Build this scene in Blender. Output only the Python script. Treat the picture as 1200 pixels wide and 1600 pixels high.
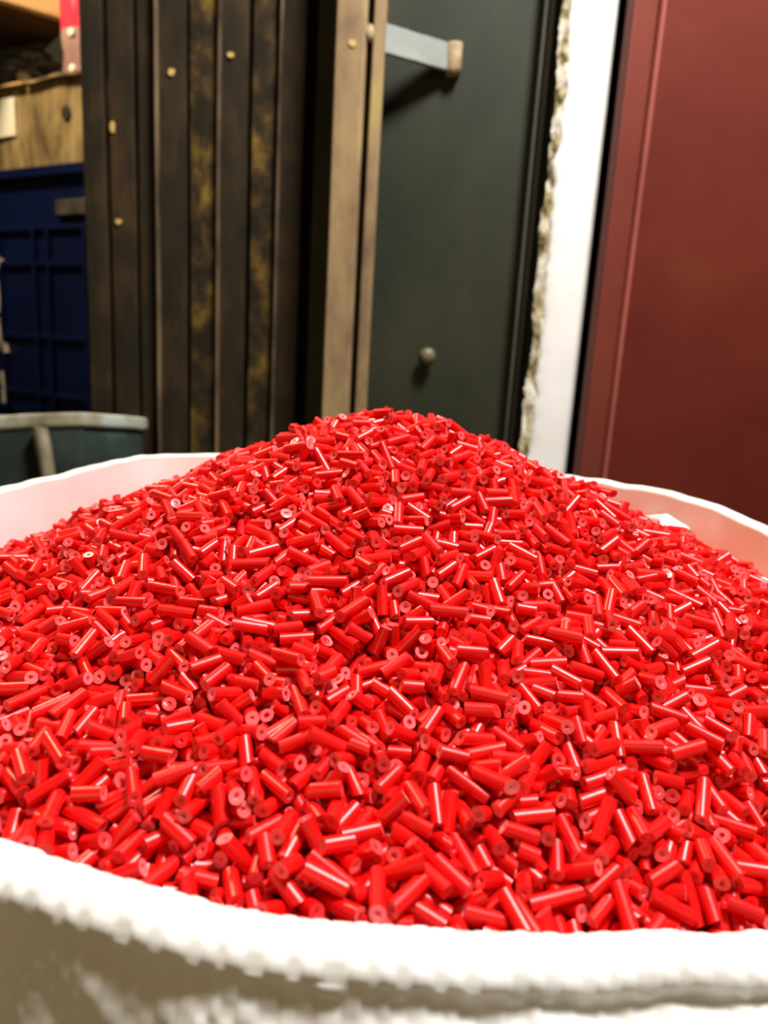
import bpy, bmesh, math
import numpy as np
from mathutils import Vector, Matrix, noise

for o in list(bpy.data.objects):
    bpy.data.objects.remove(o)
S = bpy.context.scene
COL = S.collection
RNG = np.random.default_rng(11)
H = 0.80                                    # eye height above the floor (m)

# ------------------------------------------------------------------ camera, world, lamps, exposure
PITCH, ROLL = math.radians(12.8), math.radians(3.4)
cam_f = Vector((0, math.cos(PITCH), -math.sin(PITCH)))
_u = Vector((0, math.sin(PITCH), math.cos(PITCH)))
_r = Vector((1, 0, 0))
cam_u = _u * math.cos(ROLL) - _r * math.sin(ROLL)
cam_r = _r * math.cos(ROLL) + _u * math.sin(ROLL)
cd = bpy.data.cameras.new('camera')
cd.lens, cd.sensor_width, cd.sensor_fit = 26, 36, 'AUTO'
cd.clip_start = 0.01
cd.dof.use_dof = True
cd.dof.focus_distance = 0.275
cd.dof.aperture_fstop = 11
cam = bpy.data.objects.new('camera', cd)
COL.objects.link(cam)
m3 = Matrix((cam_r, cam_u, -cam_f)).transposed()
cam.matrix_world = Matrix.Translation((0, 0, H)) @ m3.to_4x4()
S.camera = cam

w = bpy.data.worlds.new('world')
S.world = w
w.use_nodes = True
w.node_tree.nodes['Background'].inputs[0].default_value = (1.0, 0.80, 0.52, 1)
w.node_tree.nodes['Background'].inputs[1].default_value = 0.075


def lamp(name, loc, power, size, col):
    d = bpy.data.lights.new(name, 'POINT')
    d.energy, d.shadow_soft_size, d.color = power, size, col
    o = bpy.data.objects.new(name, d)
    o.location = loc
    COL.objects.link(o)
    return o


lamp('shop_lamp', (0.38, 0.32, H + 1.22), 150, 0.17, (1.0, 0.97, 0.93))
lamp('back_room_lamp', (-0.97, 1.30, H + 1.15), 72, 0.08, (1.0, 0.80, 0.50))
lamp('front_fill', (-0.7, -1.5, H + 0.5), 18, 0.15, (1.0, 0.69, 0.29))  # added warm fill behind the camera, lifts the sack's shaded front

S.view_settings.view_transform = 'Standard'
S.view_settings.look = 'None'
S.view_settings.exposure = 0.0
S.view_settings.gamma = 1.0
S.view_settings.use_curve_mapping = False


# ------------------------------------------------------------------ helpers
def mat(name, col, rough=0.6, metal=0.0, spec=0.5):
    m = bpy.data.materials.new(name)
    m.use_nodes = True
    b = m.node_tree.nodes['Principled BSDF']
    b.inputs['Base Color'].default_value = (*col, 1)
    b.inputs['Roughness'].default_value = rough
    b.inputs['Metallic'].default_value = metal
    b.inputs['Specular IOR Level'].default_value = spec
    return m


def nodes(m):
    return m.node_tree.nodes, m.node_tree.links, m.node_tree.nodes['Principled BSDF']


def noisy(m, stops, scale, detail=6, rough=0.6, stretch=(1, 1, 1), bump=0.0, bump_scale=None, distort=0.0):
    """base colour = colour ramp over object-space noise, with an optional fine bump"""
    n, l, b = nodes(m)
    tc = n.new('ShaderNodeTexCoord')
    mp = n.new('ShaderNodeMapping')
    mp.inputs['Scale'].default_value = stretch
    l.new(tc.outputs['Object'], mp.inputs['Vector'])
    nz = n.new('ShaderNodeTexNoise')
    nz.inputs['Scale'].default_value = scale
    nz.inputs['Detail'].default_value = detail
    nz.inputs['Roughness'].default_value = rough
    nz.inputs['Distortion'].default_value = distort
    l.new(mp.outputs[0], nz.inputs['Vector'])
    cr = n.new('ShaderNodeValToRGB')
    e = cr.color_ramp.elements
    while len(e) > 1:
        e.remove(e[-1])
    e[0].position, e[0].color = stops[0][0], (*stops[0][1], 1)
    for p, c in stops[1:]:
        k = e.new(p)
        k.color = (*c, 1)
    l.new(nz.outputs['Fac'], cr.inputs[0])
    l.new(cr.outputs[0], b.inputs['Base Color'])
    if bump:
        nb = n.new('ShaderNodeTexNoise')
        nb.inputs['Scale'].default_value = bump_scale or scale * 4
        nb.inputs['Detail'].default_value = 5
        l.new(mp.outputs[0], nb.inputs['Vector'])
        bp = n.new('ShaderNodeBump')
        bp.inputs['Strength'].default_value = bump
        bp.inputs['Distance'].default_value = 0.002
        l.new(nb.outputs['Fac'], bp.inputs['Height'])
        l.new(bp.outputs[0], b.inputs['Normal'])
    return m


def link(name, me, mats, parent=None, smooth=False):
    o = bpy.data.objects.new(name, me)
    for m in (mats if isinstance(mats, (list, tuple)) else [mats]):
        if m.name not in [x.name for x in me.materials if x]:
            me.materials.append(m)
    if smooth:
        me.shade_smooth()
    COL.objects.link(o)
    if parent is not None:
        o.parent = parent
    return o


def from_bm(name, bm, mats, parent=None, smooth=False):
    me = bpy.data.meshes.new(name)
    bm.normal_update()
    bm.to_mesh(me)
    bm.free()
    return link(name, me, mats, parent, smooth)


def tag(o, label=None, cat=None, group=None, kind=None):
    for k, v in (('label', label), ('category', cat), ('group', group), ('kind', kind)):
        if v:
            o[k] = v
    return o


def empty(name, loc, rz=0.0):
    o = bpy.data.objects.new(name, None)
    o.location = loc
    o.rotation_euler = (0, 0, rz)
    o.empty_display_size = 0.05
    COL.objects.link(o)
    return o


def box(bm, x0, x1, y0, y1, z0, z1, bev=0.0, seg=2):
    r = bmesh.ops.create_cube(bm, size=1)
    vs = r['verts']
    for v in vs:
        v.co = Vector(((x0 + x1) / 2 + v.co.x * (x1 - x0), (y0 + y1) / 2 + v.co.y * (y1 - y0), (z0 + z1) / 2 + v.co.z * (z1 - z0)))
    if bev:
        es = list({e for v in vs for e in v.link_edges})
        bmesh.ops.bevel(bm, geom=es, offset=bev, segments=seg, affect='EDGES', profile=0.5)


def extrude_profile(bm, pts, zs, jitter=0.0, seed=0.0, closed=True):
    """sweep a plan outline up through the heights zs, wobbling it a little like hand-beaten sheet"""
    rings = []
    for z in zs:
        ring = []
        for i, (x, y) in enumerate(pts):
            d = noise.noise_vector((x * 9 + seed, y * 9, z * 3.1)) * jitter
            ring.append(bm.verts.new((x + d.x, y + d.y, z)))
        rings.append(ring)
    n = len(pts)
    for a, b in zip(rings, rings[1:]):
        for i in range(n if closed else n - 1):
            j = (i + 1) % n
            bm.faces.new((a[i], a[j], b[j], b[i]))
    if closed:
        bm.faces.new(rings[0][::-1])
        bm.faces.new(rings[-1])
    bmesh.ops.recalc_face_normals(bm, faces=bm.faces)


def grid_mesh(name, P, mats, parent=None, wrap=False, smooth=True):
    """a surface through a grid of points P[row, column]"""
    nr, nc = P.shape[:2]
    idx = np.arange(nr * nc).reshape(nr, nc)
    c2 = np.roll(idx, -1, 1) if wrap else idx[:, 1:]
    c1 = idx if wrap else idx[:, :-1]
    q = np.stack([c1[:-1], c2[:-1], c2[1:], c1[1:]], -1).reshape(-1, 4)
    me = bpy.data.meshes.new(name)
    me.vertices.add(nr * nc)
    me.vertices.foreach_set('co', P.reshape(-1).astype(np.float32))
    me.loops.add(q.size)
    me.loops.foreach_set('vertex_index', q.reshape(-1).astype(np.int32))
    me.polygons.add(len(q))
    me.polygons.foreach_set('loop_start', np.arange(0, q.size, 4, dtype=np.int32))
    me.update(calc_edges=True)
    return link(name, me, mats, parent, smooth)


def smooth_periodic(ctrl, n=720, sig=4):
    """periodic table over 0..360 degrees through (angle, value) control points, softened"""
    a = np.array([c[0] % 360 for c in ctrl], float)
    v = np.array([c[1] for c in ctrl], float)
    k = np.argsort(a)
    t = np.interp(np.arange(n) * 360 / n, a[k], v[k], period=360)
    x = np.arange(-4 * sig, 4 * sig + 1)
    g = np.exp(-x * x / (2 * sig * sig))
    g /= g.sum()
    tt = np.concatenate([t[-4 * sig:], t, t[:4 * sig]])
    return np.convolve(tt, g, 'valid')


def look(tab, th):
    n = len(tab)
    f = np.degrees(th) % 360 * n / 360
    i = np.floor(f).astype(int)
    fr = f - i
    return tab[i % n] * (1 - fr) + tab[(i + 1) % n] * fr


# ------------------------------------------------------------------ materials
M_plaster = noisy(mat('white_plaster', (0.8, 0.8, 0.78), 0.8), [(0.3, (0.80, 0.78, 0.72)), (0.6, (0.86, 0.85, 0.82))], 6, bump=0.3)
M_raw = noisy(mat('broken_plaster', (0.4, 0.3, 0.15), 0.9), [(0.36, (0.04, 0.032, 0.014)), (0.43, (0.30, 0.24, 0.09)), (0.50, (0.62, 0.55, 0.34)), (0.60, (0.82, 0.79, 0.68))], 48, bump=0.8)
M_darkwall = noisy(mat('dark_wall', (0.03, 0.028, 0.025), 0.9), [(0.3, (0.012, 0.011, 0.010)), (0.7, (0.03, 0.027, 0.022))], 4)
M_floor = noisy(mat('concrete_floor', (0.15, 0.13, 0.1), 0.85), [(0.3, (0.10, 0.085, 0.06)), (0.7, (0.22, 0.19, 0.14))], 5, bump=0.3)
M_greenpanel = noisy(mat('dark_green_panel', (0.05, 0.05, 0.04), 0.6, spec=0.22), [(0.3, (0.014, 0.0175, 0.009)), (0.52, (0.024, 0.027, 0.0145)), (0.7, (0.038, 0.035, 0.017))], 7, distort=0.6, bump=0.12, stretch=(1, 1, 0.5))
M_red = noisy(mat('red_oxide_paint', (0.2, 0.03, 0.02), 0.65, spec=0.12), [(0.3, (0.098, 0.0125, 0.0075)), (0.55, (0.122, 0.0172, 0.0095)), (0.75, (0.138, 0.028, 0.0105))], 5, bump=0.1)
M_redlit = noisy(mat('lit_red_paint', (0.3, 0.06, 0.05), 0.55, spec=0.3), [(0.3, (0.24, 0.050, 0.040)), (0.7, (0.36, 0.095, 0.07))], 14, stretch=(1, 1, 0.3))  # light catching the raised bead, put into a lighter red
M_redstile = noisy(mat('lighter_red_paint', (0.2, 0.03, 0.02), 0.6, spec=0.2), [(0.3, (0.14, 0.025, 0.016)), (0.7, (0.18, 0.038, 0.023))], 6)  # stile red, a little lighter than the door panel
M_rust = noisy(mat('dark_rusty_steel', (0.03, 0.02, 0.01), 0.7, spec=0.15), [(0.30, (0.014, 0.012, 0.0065)), (0.50, (0.024, 0.017, 0.0085)), (0.70, (0.055, 0.032, 0.013))], 22, stretch=(1, 1, 0.45), bump=0.3)
M_rusty = noisy(mat('yellow_flaking_rust', (0.1, 0.06, 0.02), 0.7, spec=0.15), [(0.40, (0.016, 0.012, 0.006)), (0.50, (0.038, 0.024, 0.009)), (0.58, (0.085, 0.052, 0.012)), (0.70, (0.19, 0.118, 0.017))], 29, detail=7, stretch=(1, 1, 0.7), bump=0.4)
M_edge = noisy(mat('worn_rust_edge', (0.15, 0.09, 0.05), 0.5, spec=0.3), [(0.38, (0.03, 0.021, 0.014)), (0.62, (0.22, 0.15, 0.085))], 14, stretch=(1, 1, 0.3))
M_post = noisy(mat('tan_rusty_post', (0.25, 0.16, 0.09), 0.65, spec=0.25), [(0.3, (0.13, 0.080, 0.044)), (0.45, (0.24, 0.160, 0.084)), (0.56, (0.30, 0.21, 0.105)), (0.68, (0.36, 0.27, 0.10))], 20, stretch=(1, 1, 0.4), bump=0.35)
M_chip = mat('pale_paint_chip', (0.55, 0.38, 0.11), 0.7, spec=0.2)
M_bar = noisy(mat('pale_steel_bar', (0.45, 0.52, 0.5), 0.45), [(0.35, (0.24, 0.27, 0.245)), (0.65, (0.33, 0.365, 0.335))], 12, bump=0.1)
M_weld = noisy(mat('rusty_weld', (0.4, 0.28, 0.14), 0.7), [(0.35, (0.20, 0.13, 0.06)), (0.65, (0.42, 0.33, 0.19))], 60, bump=0.6)
M_knob = mat('dull_brass', (0.16, 0.135, 0.075), 0.5, 0.2)
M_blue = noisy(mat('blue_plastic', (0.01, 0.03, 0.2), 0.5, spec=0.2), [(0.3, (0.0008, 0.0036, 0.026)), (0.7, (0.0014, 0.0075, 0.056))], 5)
M_mark = mat('faded_white_print', (0.55, 0.50, 0.45), 0.7)
M_clip = noisy(mat('grey_plastic_clip', (0.16, 0.14, 0.10), 0.6), [(0.38, (0.018, 0.018, 0.016)), (0.65, (0.11, 0.095, 0.07))], 14)
M_card = noisy(mat('brown_cardboard', (0.3, 0.2, 0.1), 0.85), [(0.36, (0.06, 0.038, 0.014)), (0.48, (0.20, 0.135, 0.05)), (0.64, (0.36, 0.26, 0.12))], 9, stretch=(2.5, 2.5, 0.8), bump=0.2)
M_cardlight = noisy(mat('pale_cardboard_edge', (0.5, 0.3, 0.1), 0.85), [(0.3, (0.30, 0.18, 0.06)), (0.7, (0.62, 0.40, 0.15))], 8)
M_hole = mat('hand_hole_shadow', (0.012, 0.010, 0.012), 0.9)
M_paper = mat('white_paper', (0.8, 0.77, 0.66), 0.8)
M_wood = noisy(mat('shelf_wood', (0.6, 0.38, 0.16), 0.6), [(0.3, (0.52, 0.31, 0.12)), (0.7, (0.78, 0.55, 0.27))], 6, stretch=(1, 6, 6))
M_woodunder = noisy(mat('dark_shelf_underside', (0.12, 0.06, 0.02), 0.8), [(0.3, (0.08, 0.042, 0.016)), (0.7, (0.15, 0.08, 0.03))], 6)  # board much darker than its front batten
M_pink = noisy(mat('pink_plastic_film', (0.5, 0.3, 0.28), 0.3), [(0.35, (0.26, 0.14, 0.14)), (0.65, (0.42, 0.28, 0.27))], 12)
M_redfilm = mat('red_plastic_film', (0.65, 0.02, 0.06), 0.35)
M_clear = mat('cloudy_plastic_bag', (0.10, 0.10, 0.11), 0.25)
M_greenbin = noisy(mat('dark_green_plastic', (0.02, 0.03, 0.025), 0.75, spec=0.2), [(0.40, (0.010, 0.016, 0.013)), (0.56, (0.022, 0.036, 0.03)), (0.72, (0.07, 0.09, 0.08))], 7, distort=0.5)
M_strap = noisy(mat('dusty_pale_strap', (0.4, 0.4, 0.3), 0.7), [(0.32, (0.13, 0.105, 0.055)), (0.48, (0.30, 0.27, 0.18)), (0.66, (0.44, 0.49, 0.43))], 13, bump=0.3)

M_sack = mat('white_woven_polypropylene', (0.82, 0.81, 0.78), 0.42, spec=0.4)
n_, l_, b_ = nodes(M_sack)
tc_ = n_.new('ShaderNodeTexCoord')
nz_ = n_.new('ShaderNodeTexNoise')
nz_.inputs['Scale'].default_value = 30
nz_.inputs['Detail'].default_value = 5
l_.new(tc_.outputs['Object'], nz_.inputs['Vector'])
cr_ = n_.new('ShaderNodeValToRGB')
cr_.color_ramp.elements[0].position, cr_.color_ramp.elements[0].color = 0.3, (0.76, 0.74, 0.69, 1)
cr_.color_ramp.elements[1].position, cr_.color_ramp.elements[1].color = 0.62, (0.85, 0.845, 0.83, 1)
l_.new(nz_.outputs['Fac'], cr_.inputs[0])
l_.new(cr_.outputs[0], b_.inputs['Base Color'])


def pellet_mat(name, c0, c1, rough):
    m = mat(name, c0, rough, spec=0.5)
    n, l, b = nodes(m)
    g = n.new('ShaderNodeNewGeometry')
    oi = n.new('ShaderNodeObjectInfo')
    ad = n.new('ShaderNodeMath')
    ad.operation = 'ADD'
    fr = n.new('ShaderNodeMath')
    fr.operation = 'FRACT'
    l.new(g.outputs['Random Per Island'], ad.inputs[0])
    l.new(oi.outputs['Random'], ad.inputs[1])
    l.new(ad.outputs[0], fr.inputs[0])
    mx = n.new('ShaderNodeMix')
    mx.data_type = 'RGBA'
    l.new(fr.outputs[0], mx.inputs['Factor'])
    mx.inputs[6].default_value = (*c0, 1)
    mx.inputs[7].default_value = (*c1, 1)
    l.new(mx.outputs[2], b.inputs['Base Color'])
    return m


M_pellet = pellet_mat('glossy_red_plastic', (0.66, 0.0015, 0.002), (0.86, 0.005, 0.004), 0.34)
M_cut = pellet_mat('pale_cut_end', (0.76, 0.010, 0.013), (0.93, 0.17, 0.18), 0.38)

# ------------------------------------------------------------------ the setting
bm = bmesh.new()
box(bm, -3, 3, -2.5, 2.6, -0.1, 0)
tag(from_bm('floor', bm, M_floor), kind='structure')
bm = bmesh.new()
box(bm, -3, -0.30, 2.45, 2.6, 0, 2.6)
tag(from_bm('wall_back', bm, M_darkwall), kind='structure')
bm = bmesh.new()
box(bm, -0.30, 2.2, 1.22, 1.36, 0, 2.6)
box(bm, -0.30, -0.20, 1.36, 2.5, 0, 2.6)
tag(from_bm('wall_middle', bm, M_darkwall), kind='structure')

# strip of white plastered wall, its left edge broken away
wall_right = empty('wall_right', (0, 0, 0))
tag(wall_right, kind='structure')
zs = np.linspace(0, 2.4, 420)
rows = []
for z in zs:
    e = 0.2005 + 0.006 * noise.noise((z * 11, 1.7, 0)) + 0.0045 * noise.noise((z * 37, 5.1, 0)) + 0.0025 * noise.noise((z * 95, 9.1, 0))
    prof = [(e + 0.004, 1.098), (e + 0.0005, 1.085), (e, 1.070), (e + 0.0025, 1.063), (e + 0.007, 1.060)]
    prof += [(0.22, 1.060), (0.248, 1.060), (0.255, 1.0615), (0.259, 1.065), (0.262, 1.073), (0.263, 1.098)]
    rows.append([((x + 0.0012 * noise.noise((x * 60, z * 40, 3)) * (i < 5)) * 0.982, y - 0.020 + 0.0010 * noise.noise((x * 30, z * 22, 7)), z) for i, (x, y) in enumerate(prof)])
grid_mesh('plaster_face', np.array(rows)[:, :, :], M_plaster, wall_right)
rows = []
for z in zs:
    r_ = []
    for k, x in enumerate(np.linspace(0.184, 0.216, 12)):
        y = 1.052 - 0.008 * min(1, k / 5) + 0.004 * noise.noise((x * 100, z * 36, 0)) + 0.002 * noise.noise((x * 300, z * 110, 4))
        r_.append((x + (0.004 + 0.0075 * noise.noise((z * 13, 8, 2)) + 0.004 * noise.noise((z * 90, 3, 2))) * max(0, 1 - k / 6), y, z))
    rows.append(r_)
grid_mesh('broken_edge', np.array(rows), M_raw, wall_right)
bm = bmesh.new()
box(bm, 0.190, 0.258, 1.076, 1.22, 0, 2.4)
from_bm('wall_core', bm, M_darkwall, wall_right)

# dark green steel door leaf
door_1 = empty('door_1', (0, 0, 0))
tag(door_1, kind='structure')
bm = bmesh.new()
NX, NZ = 26, 90
V = [[bm.verts.new((x, 1.10 + 0.003 * noise.noise((x * 6, z * 3, 0)), z)) for x in np.linspace(-0.125, 0.172, NX)] for z in np.linspace(0.02, 2.3, NZ)]
for i in range(NZ - 1):
    for j in range(NX - 1):
        bm.faces.new((V[i][j], V[i][j + 1], V[i + 1][j + 1], V[i + 1][j]))
r_ = bmesh.ops.extrude_face_region(bm, geom=bm.faces[:])
for v in [g for g in r_['geom'] if isinstance(g, bmesh.types.BMVert)]:
    v.co.y += 0.03
bmesh.ops.recalc_face_normals(bm, faces=bm.faces)
from_bm('door_panel', bm, M_greenpanel, door_1)
bm = bmesh.new()
extrude_profile(bm, [(0.1680, 1.074), (0.1695, 1.0725), (0.1712, 1.074), (0.1725, 1.13), (0.1685, 1.13)], np.linspace(0.02, 2.3, 40), 0.0008)
from_bm('edge_bead', bm, noisy(mat('lit_green_edge', (0.1, 0.1, 0.08), 0.5), [(0.3, (0.07, 0.07, 0.055)), (0.7, (0.13, 0.125, 0.10))], 9), door_1)  # the bead's highlight is put into its lighter green
# round knob on a short neck
bm = bmesh.new()
prof = [(0.0, -0.026), (0.006, -0.0255), (0.0105, -0.022), (0.0120, -0.017), (0.0105, -0.012), (0.006, -0.009), (0.005, -0.004), (0.011, -0.002), (0.012, 0.003)]
rings = []
for rr, yy in prof:
    rings.append([bm.verts.new((rr * math.cos(a), yy, rr * math.sin(a))) for a in np.linspace(0, 2 * math.pi, 20, endpoint=False)] if rr else [bm.verts.new((0, yy, 0))])
for a, b in zip(rings, rings[1:]):
    for i in range(20):
        if len(a) == 1:
            bm.faces.new((a[0], b[i], b[(i + 1) % 20]))
        else:
            bm.faces.new((a[i], b[i], b[(i + 1) % 20], a[(i + 1) % 20]))
bmesh.ops.recalc_face_normals(bm, faces=bm.faces)
k = from_bm('door_knob', bm, M_knob, door_1, True)
k.location = (0.049, 1.099, H - 0.0135)

# red oxide door with a raised bead
door_2 = empty('door_2', (0, 0, 0))
tag(door_2, kind='structure')
zs = np.linspace(0.02, 2.3, 60)
bm = bmesh.new()
extrude_profile(bm, [(0.262, 1.03), (0.262, 1.004), (0.2635, 1.0005), (0.267, 1.0), (0.284, 1.0035), (0.2935, 1.006), (0.2935, 1.03)], zs, 0.0008, 3)
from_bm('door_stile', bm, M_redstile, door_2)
bm = bmesh.new()
extrude_profile(bm, [(0.2935, 1.03), (0.2935, 1.004), (0.2945, 0.9995), (0.2965, 0.9975), (0.2995, 0.9975), (0.3012, 1.0), (0.3016, 1.004), (0.3016, 1.03)], zs, 0.0010, 5)
from_bm('raised_bead', bm, M_redlit, door_2, False)
bm = bmesh.new()
V = [[bm.verts.new((x, 1.006 + 0.0025 * noise.noise((x * 5, z * 3, 2)) - (x - 0.3016) * 0.10, z)) for x in np.linspace(0.3016, 0.95, 40)] for z in zs]
for i in range(len(zs) - 1):
    for j in range(39):
        bm.faces.new((V[i][j], V[i][j + 1], V[i + 1][j + 1], V[i + 1][j]))
r_ = bmesh.ops.extrude_face_region(bm, geom=bm.faces[:])
for v in [g for g in r_['geom'] if isinstance(g, bmesh.types.BMVert)]:
    v.co.y += 0.03
bmesh.ops.recalc_face_normals(bm, faces=bm.faces)
from_bm('door_panel', bm, M_red, door_2)

# ------------------------------------------------------------------ folded steel shutter: separate vertical slats
sh = tag(empty('folding_shutter', (-0.29, 1.10, 0)), 'dark rusty steel folding shutter of upright slats behind the sack', 'shutter')
sh_loc = Vector((-0.29, 1.10, 0))
zs = np.linspace(0.0, 2.3, 70)
SL = [  # x0, x1, depth offset, lip at left, rusty yellow face
    (-0.445, -0.4155, 0.000, 0, 0), (-0.411, -0.3765, 0.006, 0, 0), (-0.372, -0.3435, 0.010, 0, 0), (-0.341, -0.3030, 0.002, 1, 0),
    (-0.298, -0.2600, 0.006, 0, 1), (-0.256, -0.2190, 0.002, 1, 0), (-0.214, -0.1790, 0.007, 0, 1), (-0.174, -0.1410, 0.002, 1, 0)]


def chip(parent, x, y, z, sx, sz, seed):
    bm = bmesh.new()
    top = [bm.verts.new((sx * math.cos(a) * (0.8 + 0.4 * noise.noise((a, seed, 0))), -0.0012, sz * math.sin(a) * (0.8 + 0.4 * noise.noise((a, seed, 5))))) for a in np.linspace(0, 2 * math.pi, 9, endpoint=False)]
    bot = [bm.verts.new((v.co.x * 1.15, 0.0012, v.co.z * 1.15)) for v in top]
    bm.faces.new(top)
    for i in range(9):
        bm.faces.new((top[i], bot[i], bot[(i + 1) % 9], top[(i + 1) % 9]))
    bmesh.ops.recalc_face_normals(bm, faces=bm.faces)
    o = from_bm('paint_chip', bm, M_chip, parent)
    o.location = (x, y, z)


slats = []
for i, (x0, x1, dy, lip, yel) in enumerate(SL):
    bm = bmesh.new()
    ex0, ex1 = x0 - sh_loc.x, x1 - sh_loc.x
    mid = (ex0 + ex1) / 2
    p = [(ex0, dy + 0.022), (ex0, dy + 0.003), (ex0 + 0.002, dy + 0.0005), (mid, dy), (ex1 - 0.002, dy + 0.0005), (ex1, dy + 0.003), (ex1, dy + 0.022)]
    extrude_profile(bm, p, zs, 0.0012, i * 3.3)
    s = from_bm('slat', bm, M_rusty if yel else M_rust, sh)
    slats.append(s)
    if lip:
        bm = bmesh.new()
        extrude_profile(bm, [(ex0 - 0.0022, dy + 0.02), (ex0 - 0.0022, dy - 0.006), (ex0 - 0.0008, dy - 0.0085), (ex0 + 0.0012, dy - 0.0085), (ex0 + 0.0026, dy - 0.006), (ex0 + 0.0026, dy + 0.001), (ex0 + 0.0002, dy + 0.02)], zs, 0.0010, i * 5.1)
        tag(from_bm('slat_lip', bm, M_edge, s), 'worn paler folded lip along the slat edge')
chip(slats[1], -0.4045 + 0.29, 0.004, H + 0.268, 0.0036, 0.009, 1.0)
chip(slats[1], -0.3985 + 0.29, 0.004, H + 0.146, 0.0055, 0.0045, 2.0)
chip(slats[3], -0.3215 + 0.29, 0.000, H + 0.340, 0.0050, 0.0062, 3.0)
chip(slats[5], -0.2420 + 0.29, 0.000, H + 0.365, 0.0050, 0.0045, 4.0)

# ------------------------------------------------------------------ tan rusty channel post in front of the green door
post = tag(empty('channel_post', (-0.063, 1.0, 0)), 'tan rusty steel channel post standing beside the dark green door', 'post')
zs = np.linspace(0, 2.3, 80)
bm = bmesh.new()
extrude_profile(bm, [(-0.030, 0.045), (-0.030, 0.004), (-0.028, 0.0), (0.003, -0.001), (0.0065, 0.001), (0.008, 0.005), (0.008, 0.045)], zs, 0.0014, 1)
fl = from_bm('wide_flange', bm, M_post, post)
bm = bmesh.new()
extrude_profile(bm, [(0.0145, 0.045), (0.0145, 0.003), (0.0165, 0.0), (0.0285, 0.0), (0.0300, 0.002), (0.0300, 0.045)], zs, 0.0011, 7)
from_bm('narrow_flange', bm, M_post, post)
bm = bmesh.new()
extrude_profile(bm, [(0.007, 0.045), (0.007, 0.026), (0.0155, 0.026), (0.0155, 0.045)], zs, 0.0005, 9)
tag(from_bm('groove_web', bm, M_rust, post), 'dark sunken web between the two flanges')
bm = bmesh.new()
bmesh.ops.create_uvsphere(bm, u_segments=14, v_segments=9, radius=1)
for v in bm.verts:
    d = 1 + 0.25 * noise.noise(v.co * 2.1)
    v.co = Vector((v.co.x * 0.0085 * d, v.co.y * 0.008 * d, v.co.z * 0.010 * d))
o = from_bm('weld_lump', bm, M_weld, post, True)
o.location = (0.0115, 0.006, H + 0.366)
chip(post, -0.009, -0.0014, H + 0.352, 0.0052, 0.0055, 6.0)

# flat bar running from the post back to the green door
bar = tag(empty('bolt_bar', (0.013, 1.05, H + 0.366)), 'pale grey flat steel bar joining the tan post to the green door', 'bar')
bm = bmesh.new()
P0, P1 = Vector((-0.054, -0.030, 0.002)), Vector((0.044, 0.042, 0.007))
d = (P1 - P0).normalized()
n = Vector((d.y, -d.x, 0)).normalized() * 0.004
for k in range(13):
    c = P0.lerp(P1, k / 12) 
    hz = 0.0165 + 0.0008 * noise.noise((k * 0.9, 2, 1))
    ring = [bm.verts.new(c + n + Vector((0, 0, -hz))), bm.verts.new(c + n + Vector((0, 0, hz))), bm.verts.new(c - n + Vector((0, 0, hz))), bm.verts.new(c - n + Vector((0, 0, -hz)))]
    if k:
        for i in range(4):
            bm.faces.new((prev[i], prev[(i + 1) % 4], ring[(i + 1) % 4], ring[i]))
    else:
        bm.faces.new(ring)
    prev = ring
bm.faces.new(prev[::-1])
bmesh.ops.recalc_face_normals(bm, faces=bm.faces)
bmesh.ops.bevel(bm, geom=[e for e in bm.edges if e.calc_face_angle(0) > 1.0], offset=0.001, segments=2, affect='EDGES')
from_bm('flat_bar', bm, M_bar, bar)
bm = bmesh.new()
bmesh.ops.create_cube(bm, size=1)
bmesh.ops.subdivide_edges(bm, edges=bm.edges[:], cuts=5, use_grid_fill=True)
for v in bm.verts:
    q = v.co.copy()
    q = q.lerp(q.normalized() * 0.55, 0.35)
    v.co = Vector((q.x * 0.020, q.y * 0.024, q.z * 0.040)) * (1 + 0.16 * noise.noise(q * 4))
o = from_bm('weld_block', bm, M_weld, bar, True)
o.location = (0.044, 0.040, 0.006)
tag(o, 'rusty welded end block')

# ------------------------------------------------------------------ back room at the left: shelf, box, crates, plastic bags
# shelf board running away along the side
shelf = tag(empty('wooden_shelf', (-0.80, 1.74, H + 0.64), math.atan2(0.08, 0.098)), 'pale wooden shelf board above the cardboard box', 'shelf')
bm = bmesh.new()
box(bm, -0.9, 0.085, 0.0, 0.022, 0.0, 0.085, 0.002)
from_bm('front_batten', bm, M_wood, shelf)
bm = bmesh.new()
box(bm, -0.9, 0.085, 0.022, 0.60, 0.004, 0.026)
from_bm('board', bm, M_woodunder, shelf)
bm = bmesh.new()
box(bm, -1.6, 1.1, 0.601, 0.70, -1.44, 1.2)
wl = tag(from_bm('wall_left', bm, M_darkwall), kind='structure')
wl.location, wl.rotation_euler = shelf.location, shelf.rotation_euler


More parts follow.
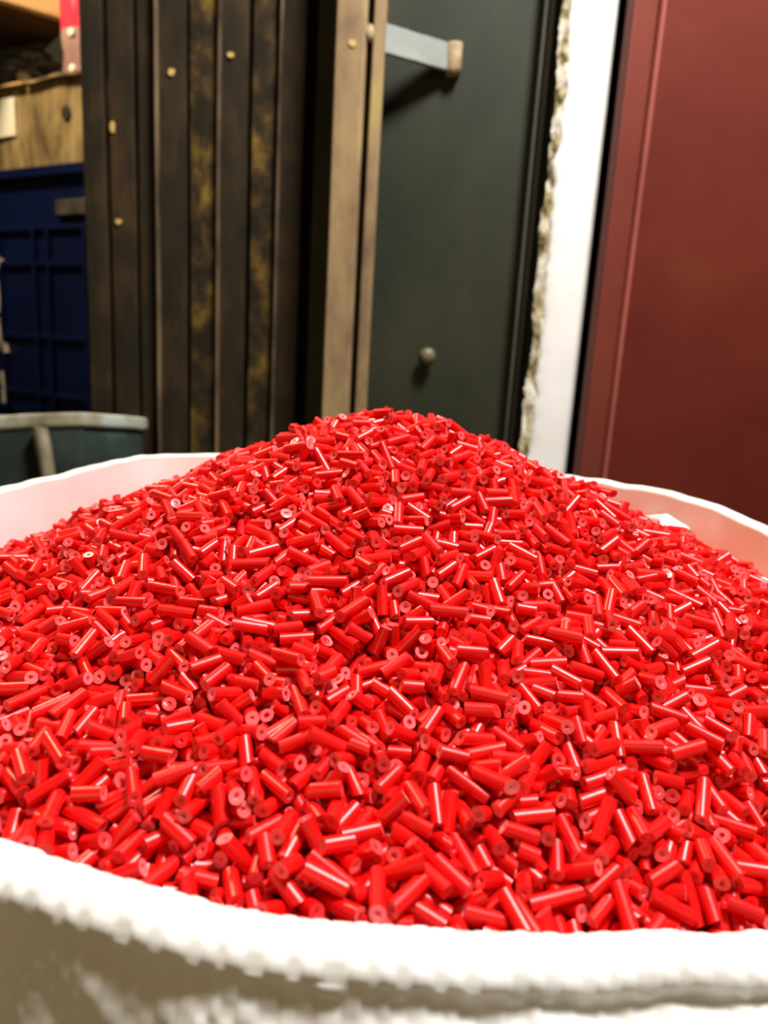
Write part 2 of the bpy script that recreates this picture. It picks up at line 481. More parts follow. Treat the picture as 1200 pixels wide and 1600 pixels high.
def crate(z0, label, handle=True, marks=True):
    ang = math.atan2(-0.145, 0.249)
    W, D, HT = 0.62, 0.40, 0.54
    # front face runs from (-.918,1.80) to (-.669,1.655) and on behind the shutter
    t = tag(empty('plastic_crate', (-0.755, 1.705, z0), ang), label, 'crate')
    T = 0.012
    x0, x1 = -W + 0.20, 0.20
    bm = bmesh.new()
    box(bm, x0, x1, 0, D, 0, T)
    box(bm, x0, x1, D - T, D, T, HT)
    box(bm, x0, x0 + T, 0, D, T, HT)
    box(bm, x1 - T, x1, 0, D, T, HT)
    # front wall with a hand slot at x 0.0..0.16, z 0.44..0.475
    a0, a1, b0, b1 = 0.015, 0.15, HT - 0.105, HT - 0.068
    box(bm, x0, a0, 0, T, T, HT)
    box(bm, a1, x1, 0, T, T, HT)
    box(bm, a0, a1, 0, T, T, b0)
    box(bm, a0, a1, 0, T, b1, HT)
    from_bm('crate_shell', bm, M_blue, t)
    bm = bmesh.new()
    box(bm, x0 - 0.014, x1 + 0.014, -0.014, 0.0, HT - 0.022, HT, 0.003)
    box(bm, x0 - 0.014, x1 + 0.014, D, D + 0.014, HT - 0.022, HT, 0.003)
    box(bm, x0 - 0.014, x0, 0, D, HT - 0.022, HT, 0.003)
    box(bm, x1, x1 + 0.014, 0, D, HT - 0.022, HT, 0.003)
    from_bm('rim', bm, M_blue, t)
    for x in (-0.36, -0.20, -0.07, -0.02, 0.105, 0.18):
        bm = bmesh.new()
        box(bm, x - 0.006, x + 0.006, -0.010, 0.001, 0.01, HT - 0.12, 0.002)
        from_bm('rib', bm, M_blue, t)
    for z in (HT - 0.125, HT - 0.20, HT - 0.36, 0.05):
        bm = bmesh.new()
        box(bm, x0, x1, -0.008, 0.001, z - 0.006, z + 0.006, 0.002)
        from_bm('rib', bm, M_blue, t)
    if handle:
        bm = bmesh.new()
        box(bm, a0 + 0.002, a1, -0.012, -0.001, b0 + 0.002, b1 - 0.002, 0.003)
        tag(from_bm('handle', bm, M_clip, t), 'dull grey handle strip in the crate slot')
    if marks:
        # worn remains of printed characters, cut by the picture's edge
        for j, (zc, hh, kind) in enumerate(((HT - 0.195, 0.030, 0), (HT - 0.275, 0.031, 1), (HT - 0.365, 0.032, 2), (HT - 0.485, 0.034, 1))):
            bm = bmesh.new()
            xc = -0.222
            if kind == 0:
                pts = [(xc + 0.022 * math.cos(a), zc + hh * 0.9 * math.sin(a)) for a in np.linspace(0, 2 * math.pi, 15)]
            elif kind == 1:
                pts = [(xc + 0.016, zc - hh), (xc + 0.018, zc), (xc + 0.015, zc + hh)]
            else:
                pts = [(xc - 0.016, zc - hh), (xc + 0.010, zc + hh), (xc + 0.024, zc - hh)]
            for (ax, az), (bx, bz) in zip(pts, pts[1:]):
                d = Vector((bx - ax, 0, bz - az))
                nn = Vector((-d.z, 0, d.x)).normalized() * 0.007
                A, B = Vector((ax, -0.0100, az)) - d * 0.1, Vector((bx, -0.0100, bz)) + d * 0.1
                f = [A + nn, B + nn, B - nn, A - nn]
                v = [bm.verts.new(q) for q in f] + [bm.verts.new(q + Vector((0, 0.0105, 0))) for q in f]
                bm.faces.new(v[:4])
                for i in range(4):
                    bm.faces.new((v[i], v[(i + 1) % 4], v[4 + (i + 1) % 4], v[4 + i]))
            bmesh.ops.recalc_face_normals(bm, faces=bm.faces)
            tag(from_bm('printed_mark', bm, M_mark, t), 'faded white printed mark')
    return t


crate(H - 0.21, 'dark blue plastic crate with a grey handle slot under the cardboard box')
crate(H - 0.765, 'dark blue plastic crate at the bottom of the stack behind the green bin', True, False)

cb = tag(empty('cardboard_box', (-0.755, 1.705, H + 0.331), math.atan2(-0.145, 0.249)), 'stained brown cardboard box standing on the blue crate', 'box')
bm = bmesh.new()
x0, x1, D, HT = -0.40, 0.19, 0.36, 0.163
T = 0.006
hx, hz = 0.055, 0.098
box(bm, x0, x1, 0, D, 0, T)
box(bm, x0, x1, D - T, D, T, HT)
box(bm, x0, x0 + T, 0, D, T, HT)
box(bm, x1 - T, x1, 0, D, T, HT)
bmf = bmesh.new()
NX, NZ = 60, 18
V = [[bmf.verts.new((x, 0.004 * noise.noise((x * 9, z * 9, 1)), z)) for x in np.linspace(x0, x1, NX)] for z in np.linspace(0, HT, NZ)]
for i in range(NZ - 1):
    for j in range(NX - 1):
        bmf.faces.new((V[i][j], V[i][j + 1], V[i + 1][j + 1], V[i + 1][j]))
r_ = bmesh.ops.extrude_face_region(bmf, geom=bmf.faces[:])
for v in [g for g in r_['geom'] if isinstance(g, bmesh.types.BMVert)]:
    v.co.y += T
bmesh.ops.recalc_face_normals(bmf, faces=bmf.faces)
from_bm('box_front', bmf, M_card, cb)
from_bm('box_walls', bm, M_card, cb)
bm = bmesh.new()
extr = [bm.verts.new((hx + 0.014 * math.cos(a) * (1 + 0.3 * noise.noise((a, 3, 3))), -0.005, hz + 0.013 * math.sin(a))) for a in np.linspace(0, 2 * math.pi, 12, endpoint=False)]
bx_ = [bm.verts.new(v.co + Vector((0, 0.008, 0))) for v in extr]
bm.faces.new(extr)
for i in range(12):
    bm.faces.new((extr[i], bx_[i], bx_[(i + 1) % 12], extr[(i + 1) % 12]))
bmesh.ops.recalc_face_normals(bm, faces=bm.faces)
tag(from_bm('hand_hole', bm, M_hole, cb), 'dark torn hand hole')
for (fx0, fx1, tilt) in ((x0, -0.075, 0.010), (-0.070, x1, -0.008)):
    bm = bmesh.new()
    V = []
    for k, s in enumerate(np.linspace(0, 1, 6)):
        V.append([bm.verts.new((x, -0.012 + 0.19 * s, HT + 0.002 + tilt * s + 0.012 * s * s + 0.004 * noise.noise((x * 14, s * 3, fx0)))) for x in np.linspace(fx0, fx1, 14)])
    for i in range(5):
        for j in range(13):
            bm.faces.new((V[i][j], V[i][j + 1], V[i + 1][j + 1], V[i + 1][j]))
    r_ = bmesh.ops.extrude_face_region(bm, geom=bm.faces[:])
    for v in [g for g in r_['geom'] if isinstance(g, bmesh.types.BMVert)]:
        v.co.z += 0.005
    bmesh.ops.recalc_face_normals(bm, faces=bm.faces)
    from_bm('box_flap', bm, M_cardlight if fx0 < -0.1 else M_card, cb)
bm = bmesh.new()
box(bm, -0.235, -0.115, -0.0065, -0.0035, 0.068, 0.145)
tag(from_bm('paper_label', bm, M_paper, cb), 'blank white paper sticker')


def packet(name, loc, w_, h_, d_, mats, split, label, cat, rz=0.0, crumple=0.35, lean=0.0):
    """a filled soft plastic packet: fat in the middle, pinched flat seam at the top"""
    t = tag(empty(name, loc, rz), label, cat)
    NU, NV = 28, 26
    rows = []
    for v in np.linspace(0, 1, NV):
        prof = math.sin(math.pi * min(1, 0.12 + 0.88 * v)) ** 0.6 if v < 0.93 else 0.12
        prof = max(prof, 0.10)
        row = []
        for a in np.linspace(0, 2 * math.pi, NU, endpoint=False):
            c, s_ = math.cos(a), math.sin(a)
            q = Vector((c * w_ / 2, s_ * d_ / 2 * prof, v * h_))
            k = 1 + crumple * noise.noise((c * 2.3, s_ * 2.3, v * 6 + loc[0])) * 0.5
            row.append((q.x * k + lean * v, q.y * k, q.z))
        rows.append(row)
    R_ = np.array(rows)
    kcut = int(split * NV)
    grid_mesh('packet_body', R_[:kcut + 1], mats[0], t, True)
    if kcut < NV - 1:
        grid_mesh('packet_top', R_[kcut:], mats[1], t, True)
    return t


pk = packet('plastic_packet', (-0.708, 1.735, H + 0.5075), 0.066, 0.27, 0.040, (M_pink, M_redfilm), 0.36, 'tall pink and red plastic packet standing on the cardboard box', 'packet', -0.3)
for zz in (0.018, 0.086):
    bm = bmesh.new()
    bmesh.ops.create_uvsphere(bm, u_segments=10, v_segments=6, radius=0.0085)
    o = from_bm('white_dot', bm, M_paper, pk, True)
    o.scale = (1, 0.4, 1)
    o.location = (0.004, -0.020, zz)
bg = packet('plastic_bag', (-0.905, 1.90, H + 0.522), 0.16, 0.10, 0.10, (M_clear, M_clear), 1.0, 'crumpled dark grey plastic bag lying on the cardboard box', 'bag', -0.4, 1.1)
bm = bmesh.new()
bmesh.ops.create_uvsphere(bm, u_segments=10, v_segments=6, radius=0.016)
for v in bm.verts:
    v.co *= 1 + 0.35 * noise.noise(v.co * 60)
o = from_bm('paper_scrap', bm, M_paper, bg, True)
o.location = (0.050, -0.040, 0.018)

# ------------------------------------------------------------------ dark green bin with a pale rim band and strap
bn = tag(empty('plastic_bin', (-0.553, 0.96, 0)), 'dark green plastic bin with dusty pale rim left of the sack', 'bin')
plan = []
def binrim(t):
    """plan outline, local: front wall from left to right, right wall back, rear, left"""
    pts = [(-0.30, -0.02), (-0.1, -0.035), (0.02, -0.030), (0.11, -0.018), (0.160, -0.006), (0.170, 0.010), (0.205, 0.10), (0.14, 0.128), (-0.1, 0.128), (-0.30, 0.12)]
    return pts
pp = binrim(0)
def zrim(x, y=-0.02):
    return H - 0.107 - 0.018 * max(0.0, (0.15 - x)) / 0.15 * 0.9 - 0.13 * (y + 0.02)
def ring_pts(grow, dz, sub=8):
    out = []
    n_p = len(pp)
    for i in range(n_p):
        a, b = Vector(pp[i]), Vector(pp[(i + 1) % n_p])
        for k in range(sub):
            q = a.lerp(b, k / sub)
            c = Vector((-0.045, 0.05))
            q = c + (q - c) * grow
            out.append((q.x, q.y))
    return out
rows = []
for g, f in ((0.86, 0.0), (0.90, 0.3), (0.95, 0.6), (0.975, 0.85), (0.985, 1.0)):
    rows.append([(x, y, f * (zrim(x, y) - 0.010)) for x, y in ring_pts(g, 0)])
for g, f in ((0.955, 1.0), (0.94, 0.7), (0.86, 0.1)):
    rows.append([(x, y, f * (zrim(x, y) - 0.010) + (0.01 if f < 0.2 else 0)) for x, y in ring_pts(g, 0)])
grid_mesh('bin_body', np.array(rows), M_greenbin, bn, True)
rows = []
for g, dz in ((0.988, -0.018), (1.003, -0.019), (1.008, -0.014), (1.006, -0.003), (0.998, 0.0), (0.962, 0.0), (0.955, -0.004), (0.955, -0.018), (0.988, -0.018)):
    rows.append([(x, y, zrim(x, y) + dz + 0.0015 * noise.noise((x * 25, y * 25, 1))) for x, y in ring_pts(g, 0)])
tag(grid_mesh('rim_band', np.array(rows), M_strap, bn, True), 'dusty pale rim band')
bm = bmesh.new()
prev = None
for k in range(12):
    s = k / 11
    x = 0.112 + 0.018 * s + 0.004 * math.sin(5 * s)
    y = -0.029 + 0.010 * s * 0.3
    z = zrim(0.07) - 0.012 - 0.22 * s
    yy = y - 0.008 - 0.003 * math.sin(3 * s)
    hw = 0.0075 + 0.001 * noise.noise((s * 6, 0, 0))
    ring = [bm.verts.new((x - hw, yy + 0.001, z)), bm.verts.new((x, yy - 0.0015, z)), bm.verts.new((x + hw, yy + 0.001, z)), bm.verts.new((x + hw, yy + 0.014, z)), bm.verts.new((x - hw, yy + 0.014, z))]
    if prev:
        for i in range(5):
            bm.faces.new((prev[i], prev[(i + 1) % 5], ring[(i + 1) % 5], ring[i]))
    prev = ring
bmesh.ops.recalc_face_normals(bm, faces=bm.faces)
tag(from_bm('strap', bm, M_strap, bn, True), 'dusty pale strap hanging down the bin')

# ------------------------------------------------------------------ the sack: plan radius, rim height, heap edge height by angle
CX, CY = 0.0, 0.372
T_R = smooth_periodic([(-150, .236), (-112, .235), (-99, .235), (-88, .235), (-74, .238), (-64, .246), (-40, .248), (-10, .240), (14, .235), (36, .235), (48, .235), (90, .236), (124, .235), (154, .235), (166, .235), (190, .236)])
T_Z = smooth_periodic([(-165, -.108), (-140, -.113), (-112, -.1162), (-105, -.1160), (-99, -.1180), (-94, -.1195), (-89, -.1195), (-82, -.1205), (-74, -.122), (-64, -.127), (-50, -.126), (-25, -.113), (0, -.100), (14, -.0951), (27, -.0894), (36, -.0880), (48, -.0902), (65, -.092), (90, -.093), (110, -.092), (124, -.0909), (139, -.0887), (154, -.0959), (166, -.0975), (180, -.101)])
T_C = smooth_periodic([(-165, -.1275), (-140, -.127), (-112, -.1245), (-99, -.1265), (-89, -.1272), (-82, -.129), (-74, -.133), (-64, -.138), (-50, -.135), (-25, -.126), (0, -.120), (14, -.1175), (27, -.115), (48, -.112), (90, -.114), (124, -.121), (142, -.127), (167, -.1325)], sig=10)
T_A = smooth_periodic([(-150, .006), (-118, .0070), (-95, .0074), (-62, .0068), (-30, .007), (0, .0056), (40, .0050), (140, .0030), (175, .0046)], sig=14)   # half width of the rolled rim
PX, PY, PZ = -0.004, 0.372, -0.0262


_wr = np.random.default_rng(5)
_wk = [(2 * math.pi / _wr.uniform(0.016, 0.045), _wr.uniform(0, math.pi), _wr.uniform(0, 6.28)) for _ in range(22)]


def heap(x, y):
    th = np.arctan2(y - CY, x - CX)
    R_ = look(T_R, th) - 0.001
    rho = np.hypot(x - CX, y - CY) / R_
    zc = look(T_C, th)
    a = 0.085
    g = (np.sqrt(rho * rho + a * a) - a) / (math.sqrt(1 + a * a) - a)
    z = PZ - (PZ - zc) * g
    z = z + 0.0022 * np.sin(x * 61 + 1.3) * np.sin(y * 53 + x * 22) * np.clip(rho * 2, 0, 1) * np.clip((1 - rho) * 5, 0, 1)
    lump = sum(np.sin(k * (x * math.cos(a) + y * math.sin(a)) + p) for k, a, p in _wk)
    z = z + 0.0006 * lump
    # shallow hollow left of the middle of the near slope
    z = z - 0.0040 * np.exp(-(((x + 0.035) / 0.03) ** 2 + ((y - 0.235) / 0.035) ** 2)) - 0.003 * np.exp(-(((x - 0.0) / 0.022) ** 2 + ((y - 0.285) / 0.018) ** 2))
    return z + H


sack = tag(empty('woven_sack', (CX, CY, 0)), 'open white woven plastic sack filled with red pellets', 'sack')
th = np.concatenate([np.radians(np.linspace(-152, -34, 1000, endpoint=False)), np.radians(np.linspace(-34, 208, 520, endpoint=False))])
Rt, Zt, At = look(T_R, th), look(T_Z, th), look(T_A, th)
front = np.exp(-((np.degrees(th) + 90) / 55.0) ** 2)
wr = np.array([noise.noise((math.cos(t) * 5, math.sin(t) * 5, 2)) for t in th])
wr2 = np.array([noise.noise((math.cos(t) * 17, math.sin(t) * 17, 6)) for t in th])
Zr = Zt + H + 0.0010 * wr2
rows_in, rows_out = [], []
# inner wall from under the heap's edge to the rim, then over the roll
for s in np.linspace(1, 0, 22, endpoint=False):
    dep = 0.075 * s
    rr = Rt + 0.0 - 0.004 * np.sin(np.pi * s) * (0.4 + wr) - 0.0012 * wr2 * s
    rows_in.append((rr, Zr - At * 0.7 - dep))
for a in np.linspace(math.pi, 0.0, 26):
    rr = Rt + At * (1 + math.cos(a))
    zz = Zr - At * 0.7 + At * 0.7 * math.sin(a)
    rows_in.append((rr, zz))
# outer body: down from the roll, tucked under the fold, then bulging over the fill
right = np.exp(-((np.degrees(th) + 60) / 22.0) ** 2)
left = np.exp(-((np.degrees(th) + 112) / 18.0) ** 2)
o0 = Rt + 2 * At
zz0 = Zr - At * 0.7
for s in np.concatenate([np.linspace(0, 0.07, 76, endpoint=False), np.linspace(0.07, 1, 60)]):
    dep = s * (zz0 - 0.0)
    dm = dep
    bulge = 0.030 * (1 - np.exp(-dm / 0.10)) * np.minimum(1, (zz0 - dm) / 0.10 + 0.35)
    tuck = -0.0025 * np.exp(-((dm - 0.006) / 0.005) ** 2) * (0.35 + right) + 0.024 * (1 - np.exp(-(np.maximum(dm - 0.0025, 0) / 0.0062) ** 2)) * right
    tuck = tuck - 0.006 * left * (1 - np.exp(-dm / 0.02)) * np.exp(-dm / 0.06)
    rows_out.append((o0 + bulge + tuck, zz0 - dep))


def weave(rows, start):
    """polar rows -> points, with soft wrinkles and the over-and-under relief of the flat tapes"""
    rr = np.array([r for r, z in rows])
    zz = np.array([z for r, z in rows])
    ds = np.sqrt(np.diff(rr, axis=0) ** 2 + np.diff(zz, axis=0) ** 2)
    arc = np.vstack([np.zeros((1, rr.shape[1])), np.cumsum(ds, 0)]) + start
    tw = 0.0037
    u = th[None, :] * 0.25 / tw + 0.15 * np.sin(arc / 0.02) + 0.25 * np.sin(th[None, :] * 41) + 0.2 * np.sin(th[None, :] * 97)
    v = arc / tw
    over = ((np.floor(u) + np.floor(v)) % 2) * 2 - 1
    fu, fv = u - np.floor(u), v - np.floor(v)
    hu = np.random.default_rng(8).random(4000)
    relief = (0.35 + 1.1 * hu[(np.floor(u).astype(int) * 7 + np.floor(v).astype(int) * 31) % 4000]) * over * np.sin(np.pi * fu) ** 0.6 * np.sin(np.pi * fv) ** 0.6
    seam = np.minimum(fu, 1 - fu) < 0.10
    fr = np.clip(front * 1.3, 0, 1)[None, :]
    amp = 0.00021 * fr
    nm = np.zeros_like(rr)
    for i in range(0, rr.shape[0]):
        pass
    # slow creases, mostly along the rim and running slantwise
    dg = np.degrees(th)[None, :]
    rg = np.random.default_rng(3)
    cre = np.zeros_like(rr)
    for _ in range(16):
        kx, ka, ph = rg.uniform(0.25, 1.6), rg.uniform(-1, 1) * 330, rg.uniform(0, 6.28)
        cre += np.sin(dg * kx + arc * ka + ph) * (0.00022 / (0.5 + kx))
    cre = cre * np.clip(arc / 0.02 + 0.3, 0.15, 1) * (0.3 + 0.7 * fr)
    vert = -0.0012 * np.exp(-((dg + 106.0 + arc * 40) / 0.8) ** 2) * np.clip(arc / 0.01, 0, 1)
    hgt = relief * amp - 0.00012 * seam * fr + cre + vert
    # displace along the profile normal
    dr = np.gradient(rr, axis=0)
    dz = np.gradient(zz, axis=0)
    ln = np.sqrt(dr * dr + dz * dz) + 1e-9
    nr, nz_ = -dz / ln, dr / ln
    rr = rr + nr * hgt
    zz = np.maximum(zz + nz_ * hgt, 0.001)
    P = np.stack([rr * np.cos(th)[None, :], rr * np.sin(th)[None, :], zz], -1)
    return P, arc[-1]


Pin, arc_end = weave(rows_in, -0.098)
Pout, _ = weave(rows_out, 0.012)
Pout[0] = Pin[-1]
tag(grid_mesh('rolled_rim', Pin, M_sack, sack, True), 'bright white rolled rim and inner lining')
grid_mesh('bag_body', Pout, M_sack, sack, True)
# a folded corner of the lining standing out of the right-hand inner wall
bm = bmesh.new()
V = []
a0 = math.radians(33)
for i, s in enumerate(np.linspace(0, 1, 9)):
    row = []
    for j, t in enumerate(np.linspace(-1, 1, 11)):
        ang = a0 + t * math.radians(4.6) * (1 - 0.85 * s) + math.radians(1.5) * s
        rad = 0.233 - 0.022 * s + 0.004 * s * s - 0.002 * (1 - t * t)
        z = H - 0.1085 - 0.009 * s + 0.006 * (1 - abs(t)) * (1 - 0.5 * s) + 0.0012 * noise.noise((t * 2, s * 3, 1))
        row.append(bm.verts.new((rad * math.cos(ang), rad * math.sin(ang), z)))
    V.append(row)
for i in range(8):
    for j in range(10):
        bm.faces.new((V[i][j], V[i][j + 1], V[i + 1][j + 1], V[i + 1][j]))
r_ = bmesh.ops.extrude_face_region(bm, geom=bm.faces[:])
for v in [g for g in r_['geom'] if isinstance(g, bmesh.types.BMVert)]:
    v.co.z -= 0.0015
bmesh.ops.recalc_face_normals(bm, faces=bm.faces)
tag(from_bm('folded_flap', bm, M_sack, sack, True), 'small white folded flap of the sack lining')

# ------------------------------------------------------------------ red pellets: settle a few layers of short rods on the heap
RAD = 0.0021
TH = 0.0190
N = 13000
rad_ = (0.232) * np.sqrt(RNG.random(N * 2))
ang_ = RNG.random(N * 2) * 2 * np.pi
x = CX + rad_ * np.cos(ang_)
y = CY + rad_ * np.sin(ang_)
keep = np.hypot(x - CX, y - CY) < look(T_R, ang_) - 0.004
x, y = x[keep][:N], y[keep][:N]
N = len(x)
LEN = np.clip(RNG.normal(0.0098, 0.0020, N), 0.0050, 0.0145)
z = heap(x, y) - TH * RNG.random(N) + 0.001
d = RNG.normal(size=(N, 3))
d[:, 2] *= 0.30
d /= np.linalg.norm(d, axis=1)[:, None]
C = np.stack([x, y, z], 1)
hl = (LEN / 2 - RAD * 0.55)[:, None]
A, B = C - d * hl, C + d * hl
HL = hl[:, 0] * 2


def seg_closest(p1, d1, p2, d2):
    r = p1 - p2
    a = np.einsum('ij,ij->i', d1, d1)
    e = np.einsum('ij,ij->i', d2, d2)
    f = np.einsum('ij,ij->i', d2, r)
    c = np.einsum('ij,ij->i', d1, r)
    b = np.einsum('ij,ij->i', d1, d2)
    den = a * e - b * b
    s = np.where(den > 1e-16, np.clip((b * f - c * e) / np.maximum(den, 1e-16), 0, 1), 0.5)
    t = np.clip((b * s + f) / e, 0, 1)
    s = np.clip((b * t - c) / a, 0, 1)
    return s, t, r + d1 * s[:, None] - d2 * t[:, None]


def candidates(A, B):
    mid = (A + B) / 2
    cs = 0.0150
    ij = np.floor((mid - mid.min(0)) / cs).astype(np.int64) + 1
    nx, ny, nz = ij.max(0) + 2
    key = (ij[:, 0] * ny + ij[:, 1]) * nz + ij[:, 2]
    order = np.argsort(key, kind='stable')
    ks = key[order]
    I, J = [], []
    offs = [(a, b, c) for a in (-1, 0, 1) for b in (-1, 0, 1) for c in (-1, 0, 1) if (a, b, c) >= (0, 0, 0)]
    for a, b, c in offs:
        k2 = key + (a * ny + b) * nz + c
        lo = np.searchsorted(ks, k2, 'left')
        hi = np.searchsorted(ks, k2, 'right')
        cnt = hi - lo
        i = np.repeat(np.arange(len(key)), cnt)
        st = np.repeat(lo - np.concatenate([[0], np.cumsum(cnt)[:-1]]), cnt)
        j = order[np.arange(cnt.sum()) + st]
        if (a, b, c) == (0, 0, 0):
            m = j > i
            i, j = i[m], j[m]
        dd = mid[i] - mid[j]
        lim = (HL[i] + HL[j]) / 2 + 2 * RAD + 0.001
        m = np.einsum('ij,ij->i', dd, dd) < lim * lim
        I.append(i[m])
        J.append(j[m])
    I, J = np.concatenate(I), np.concatenate(J)
    s, t, w_ = seg_closest(A[I], B[I] - A[I], A[J], B[J] - A[J])
    m = np.einsum('ij,ij->i', w_, w_) < (2 * RAD + 0.0016) ** 2
    return I[m], J[m]


def scatter(idx, v, n):
    return np.stack([np.bincount(idx, v[:, k], n) for k in range(3)], 1)


def settle(A, B, outer, inner, grav):
    n = len(A)
    for it in range(outer):
        I, J = candidates(A, B)
        for k in range(inner):
            s, t, w_ = seg_closest(A[I], B[I] - A[I], A[J], B[J] - A[J])
            dist = np.sqrt(np.einsum('ij,ij->i', w_, w_)) + 1e-9
            pen = 2 * RAD - dist
            m = pen > 0
            i, j, s_, t_ = I[m], J[m], s[m][:, None], t[m][:, None]
            push = w_[m] / dist[m][:, None] * (pen[m] * 0.32)[:, None]
            A += scatter(i, push * (1 - s_) * 1.2, n) - scatter(j, push * (1 - t_) * 1.2, n)
            B += scatter(i, push * s_ * 1.2, n) - scatter(j, push * t_ * 1.2, n)
            A[:, 2] -= grav
            B[:, 2] -= grav
            for P in (A, B):
                fl = heap(P[:, 0], P[:, 1]) - TH
                P[:, 2] = np.maximum(P[:, 2], fl)
                dx, dy = P[:, 0] - CX, P[:, 1] - CY
                rr = np.hypot(dx, dy)
                R_ = look(T_R, np.arctan2(dy, dx)) - 0.0052
                f = np.minimum(1, R_ / np.maximum(rr, 1e-6))
                P[:, 0], P[:, 1] = CX + dx * f, CY + dy * f
            mid = (A + B) / 2
            dd = B - A
            dd *= (HL / 2 / (np.linalg.norm(dd, axis=1) + 1e-12))[:, None]
            A, B = mid - dd, mid + dd
    return A, B


A, B = settle(A, B, 14, 8, 0.00012)
A, B = settle(A, B, 3, 8, 0.00003)


def pellet_shape(sides, seed):
    """unit-length (z -0.5..0.5) rod of radius 1 with slanting cut ends and a small crater in each end"""
    rg = np.random.default_rng(seed)
    sq = rg.uniform(0.86, 1.0)
    V, F, MI = [], [], []
    a = np.arange(sides) * 2 * np.pi / sides
    tilt = [(rg.normal(0, 0.16), rg.normal(0, 0.16)) for _ in range(2)]
    if seed % 4 == 0:
        tilt[1] = (rg.uniform(-0.5, 0.5), rg.uniform(0.25, 0.6))
    bend = rg.normal(0, 0.10)

    def ring(rad, z, e, wob=0.0):
        sgn = -1 if e == 0 else 1
        st = len(V)
        for k in range(sides):
            rr = rad * (1 + wob * rg.normal())
            px, py = rr * math.cos(a[k]), rr * math.sin(a[k]) * sq
            V.append((px, py, 0.0, z, tilt[e][0] * px + tilt[e][1] * py))
        return st
    # rows: (radius, offset from the end in radii, end); some ends have a pit, some are nearly flat
    pit = [(rg.uniform(0.16, 0.30), rg.uniform(0.06, 0.45)) for _ in range(2)]
    R0 = ring(pit[0][0], -pit[0][1], 0, 0.12)
    R1 = ring(pit[0][0] + 0.16, -0.02, 0, 0.10)
    R2 = ring(1.0, 0.0, 0, 0.015)
    R5 = ring(1.0, 0.0, 1, 0.015)
    R6 = ring(pit[1][0] + 0.16, -0.02, 1, 0.10)
    R7 = ring(pit[1][0], -pit[1][1], 1, 0.12)
    for p, q, mi in ((R0, R1, 1), (R1, R2, 1), (R2, R5, 0), (R5, R6, 1), (R6, R7, 1)):
        for k in range(sides):
            F.append((p + k, p + (k + 1) % sides, q + (k + 1) % sides, q + k))
            MI.append(mi)
    caps = [tuple(R0 + k for k in range(sides))[::-1], tuple(R7 + k for k in range(sides))]
    return np.array(V), F, caps, np.array(MI), bend


SIDES = 12
SHAPES = [pellet_shape(SIDES, 100 + i) for i in range(12)]


def pellet_verts(shape, L):
    """metres, for a rod of length L"""
    V, _, _, _, bend = shape
    n = len(V)
    e = np.where(np.arange(n) < n // 2, -1.0, 1.0)
    x_, y_ = V[:, 0] * RAD, V[:, 1] * RAD
    z_ = e * (L / 2 + V[:, 3] * RAD) + V[:, 4] * RAD
    return np.stack([x_ + bend * RAD * ((z_ / (L / 2)) ** 2 - 0.5), y_, z_], 1)


C = (A + B) / 2
D = (B - A) / np.linalg.norm(B - A, axis=1)[:, None]
ref = np.where(np.abs(D[:, 2:3]) < 0.9, np.array([[0, 0, 1.0]]), np.array([[1.0, 0, 0]]))
X = np.cross(ref, D)
X /= np.linalg.norm(X, axis=1)[:, None]
Y = np.cross(D, X)
spin = RNG.random(N) * 2 * np.pi
X, Y = X * np.cos(spin)[:, None] + Y * np.sin(spin)[:, None], Y * np.cos(spin)[:, None] - X * np.sin(spin)[:, None]
KIND = RNG.integers(0, 12, N)

# which pellets show largest from the photograph's place: a coarse depth buffer over surface samples
cf, cu, cr = np.array(cam_f), np.array(cam_u), np.array(cam_r)
FPX = 1600 * 26 / 36
ss = np.linspace(-0.48, 0.48, 19)
eye = np.array([0, 0, H])
view = C - eye
view /= np.linalg.norm(view, axis=1)[:, None]
side = np.cross(D, view)
side /= np.linalg.norm(side, axis=1)[:, None] + 1e-9
near = np.cross(side, D)
near *= np.sign(-np.einsum('ij,ij->i', near, view))[:, None]
pts, ids = [], []
for t in np.linspace(-0.92, 0.92, 7):
    off = side * (t * RAD) + near * (math.sqrt(1 - t * t) * RAD)
    for s in ss:
        pts.append(C + D * (LEN * s)[:, None] + off - eye)
        ids.append(np.arange(N))
pts, ids = np.concatenate(pts), np.concatenate(ids)
dep = pts @ cf
px = 600 + FPX * (pts @ cr) / dep
py = 800 - FPX * (pts @ cu) / dep
ok = (dep > 0.02) & (px >= 0) & (px < 1200) & (py >= 0) & (py < 1590)
# what the rim hides does not count
pw = pts + eye
tha = np.arctan2(pw[:, 1] - CY, pw[:, 0] - CX)
ok &= ~((tha < -0.4) & (tha > -2.7) & (pw[:, 2] < look(T_Z, tha) + H - 0.004 + 0.55 * (look(T_R, tha) - np.hypot(pw[:, 0] - CX, pw[:, 1] - CY)) * -1.0))
cell = (py[ok] // 3.5).astype(np.int64) * 400 + (px[ok] // 3.5).astype(np.int64)
o_ = np.lexsort((dep[ok], cell))
cs_, first = np.unique(cell[o_], return_index=True)
vis = np.bincount(ids[ok][o_][first], minlength=N)
order = np.argsort(-vis, kind='stable')
chosen = order[:300]
rest = order[300:]

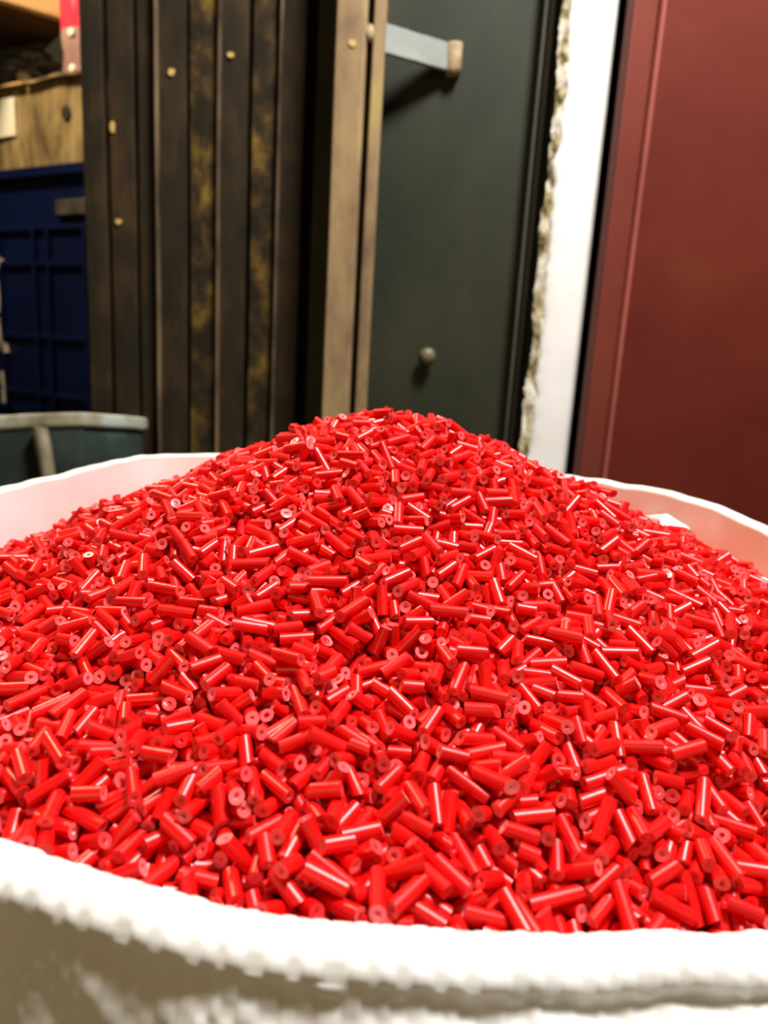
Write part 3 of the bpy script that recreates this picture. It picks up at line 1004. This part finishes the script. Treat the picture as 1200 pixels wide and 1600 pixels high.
meshes = {}
for i in chosen:
    L = round(float(LEN[i]) / 0.0008) * 0.0008
    key = (int(KIND[i]), L)
    if key not in meshes:
        shp = SHAPES[key[0]]
        me = bpy.data.meshes.new('pellet')
        me.from_pydata(pellet_verts(shp, L).tolist(), [], shp[1] + shp[2])
        me.polygons.foreach_set('material_index', np.concatenate([shp[3], [0, 0]]).astype(np.int32))
        me.shade_smooth()
        me.set_sharp_from_angle(angle=math.radians(42))
        me.materials.append(M_pellet)
        me.materials.append(M_cut)
        meshes[key] = me
    o = bpy.data.objects.new('pellet', meshes[key])
    o.matrix_world = Matrix(((X[i, 0], Y[i, 0], D[i, 0], C[i, 0]), (X[i, 1], Y[i, 1], D[i, 1], C[i, 1]), (X[i, 2], Y[i, 2], D[i, 2], C[i, 2]), (0, 0, 0, 1)))
    end_on = abs(float(D[i] @ view[i])) > 0.72
    at_rim = math.hypot(C[i, 0] - CX, C[i, 1] - CY) > 0.86 * look(T_R, np.array([math.atan2(C[i, 1] - CY, C[i, 0] - CX)]))[0]
    where = 'close behind the sack rim' if at_rim else 'up the heap front'
    how = 'glossy red pellet turned end-on showing its round cut end ' if end_on else 'glossy red pellet lying on its side showing its length '
    o['label'] = how + where
    o['category'] = 'pellet'
    o['group'] = ('end-on' if end_on else 'side-on') + ' red pellets ' + where
    COL.objects.link(o)

# all the others, with the packed core below them, as one mass
VV, FI, FS, FM = [], [], [], []
base = 0
for i in rest:
    shp = SHAPES[KIND[i]]
    v = pellet_verts(shp, LEN[i])
    VV.append(v @ np.stack([X[i], Y[i], D[i]]) + C[i])
quadF = {k: np.array(s_[1]) for k, s_ in enumerate(SHAPES)}
capF = {k: np.array(s_[2]) for k, s_ in enumerate(SHAPES)}
nv = len(SHAPES[0][0])
bases = np.arange(len(rest)) * nv
Q = np.stack([quadF[int(k)] for k in KIND[rest]]) + bases[:, None, None]
Kp = np.stack([capF[int(k)] for k in KIND[rest]]) + bases[:, None, None]
QM = np.stack([SHAPES[int(k)][3] for k in KIND[rest]])
VV = np.concatenate(VV)
# core
nr_, nc_ = 40, 120
ta = np.linspace(0, 2 * np.pi, nc_, endpoint=False)
core = [[(PX, PY)] * nc_] + [[(CX + f * (look(T_R, np.array([t]))[0] - 0.006) * math.cos(t), CY + f * (look(T_R, np.array([t]))[0] - 0.006) * math.sin(t)) for t in ta] for f in np.linspace(0.03, 1, nr_)]
core = np.array(core)
cz = heap(core[..., 0], core[..., 1]) - TH + 0.0005
cv = np.concatenate([core, cz[..., None]], -1).reshape(-1, 3)
ci = np.arange(len(cv)).reshape(nr_ + 1, nc_) + len(VV)
cq = np.stack([ci[:-1], np.roll(ci, -1, 1)[:-1], np.roll(ci, -1, 1)[1:], ci[1:]], -1).reshape(-1, 4)[:, ::-1]
allv = np.concatenate([VV, cv])
quads = np.concatenate([Q.reshape(-1, 4), cq])
caps = Kp.reshape(-1, SIDES)
me = bpy.data.meshes.new('pellet_heap')
me.vertices.add(len(allv))
me.vertices.foreach_set('co', allv.reshape(-1).astype(np.float32))
me.loops.add(quads.size + caps.size)
me.loops.foreach_set('vertex_index', np.concatenate([quads.reshape(-1), caps.reshape(-1)]).astype(np.int32))
me.polygons.add(len(quads) + len(caps))
me.polygons.foreach_set('loop_start', np.concatenate([np.arange(0, quads.size, 4), quads.size + np.arange(0, caps.size, SIDES)]).astype(np.int32))
me.polygons.foreach_set('material_index', np.concatenate([QM.reshape(-1), np.zeros(len(cq) + len(caps))]).astype(np.int32))
me.update(calc_edges=True)
me.materials.append(M_pellet)
me.materials.append(M_cut)
me.shade_smooth()
me.set_sharp_from_angle(angle=math.radians(42))
heap_o = bpy.data.objects.new('pellet_heap', me)
COL.objects.link(heap_o)
tag(heap_o, 'heaped mass of small glossy red plastic pellets filling the white sack', 'pellets', None, 'stuff')
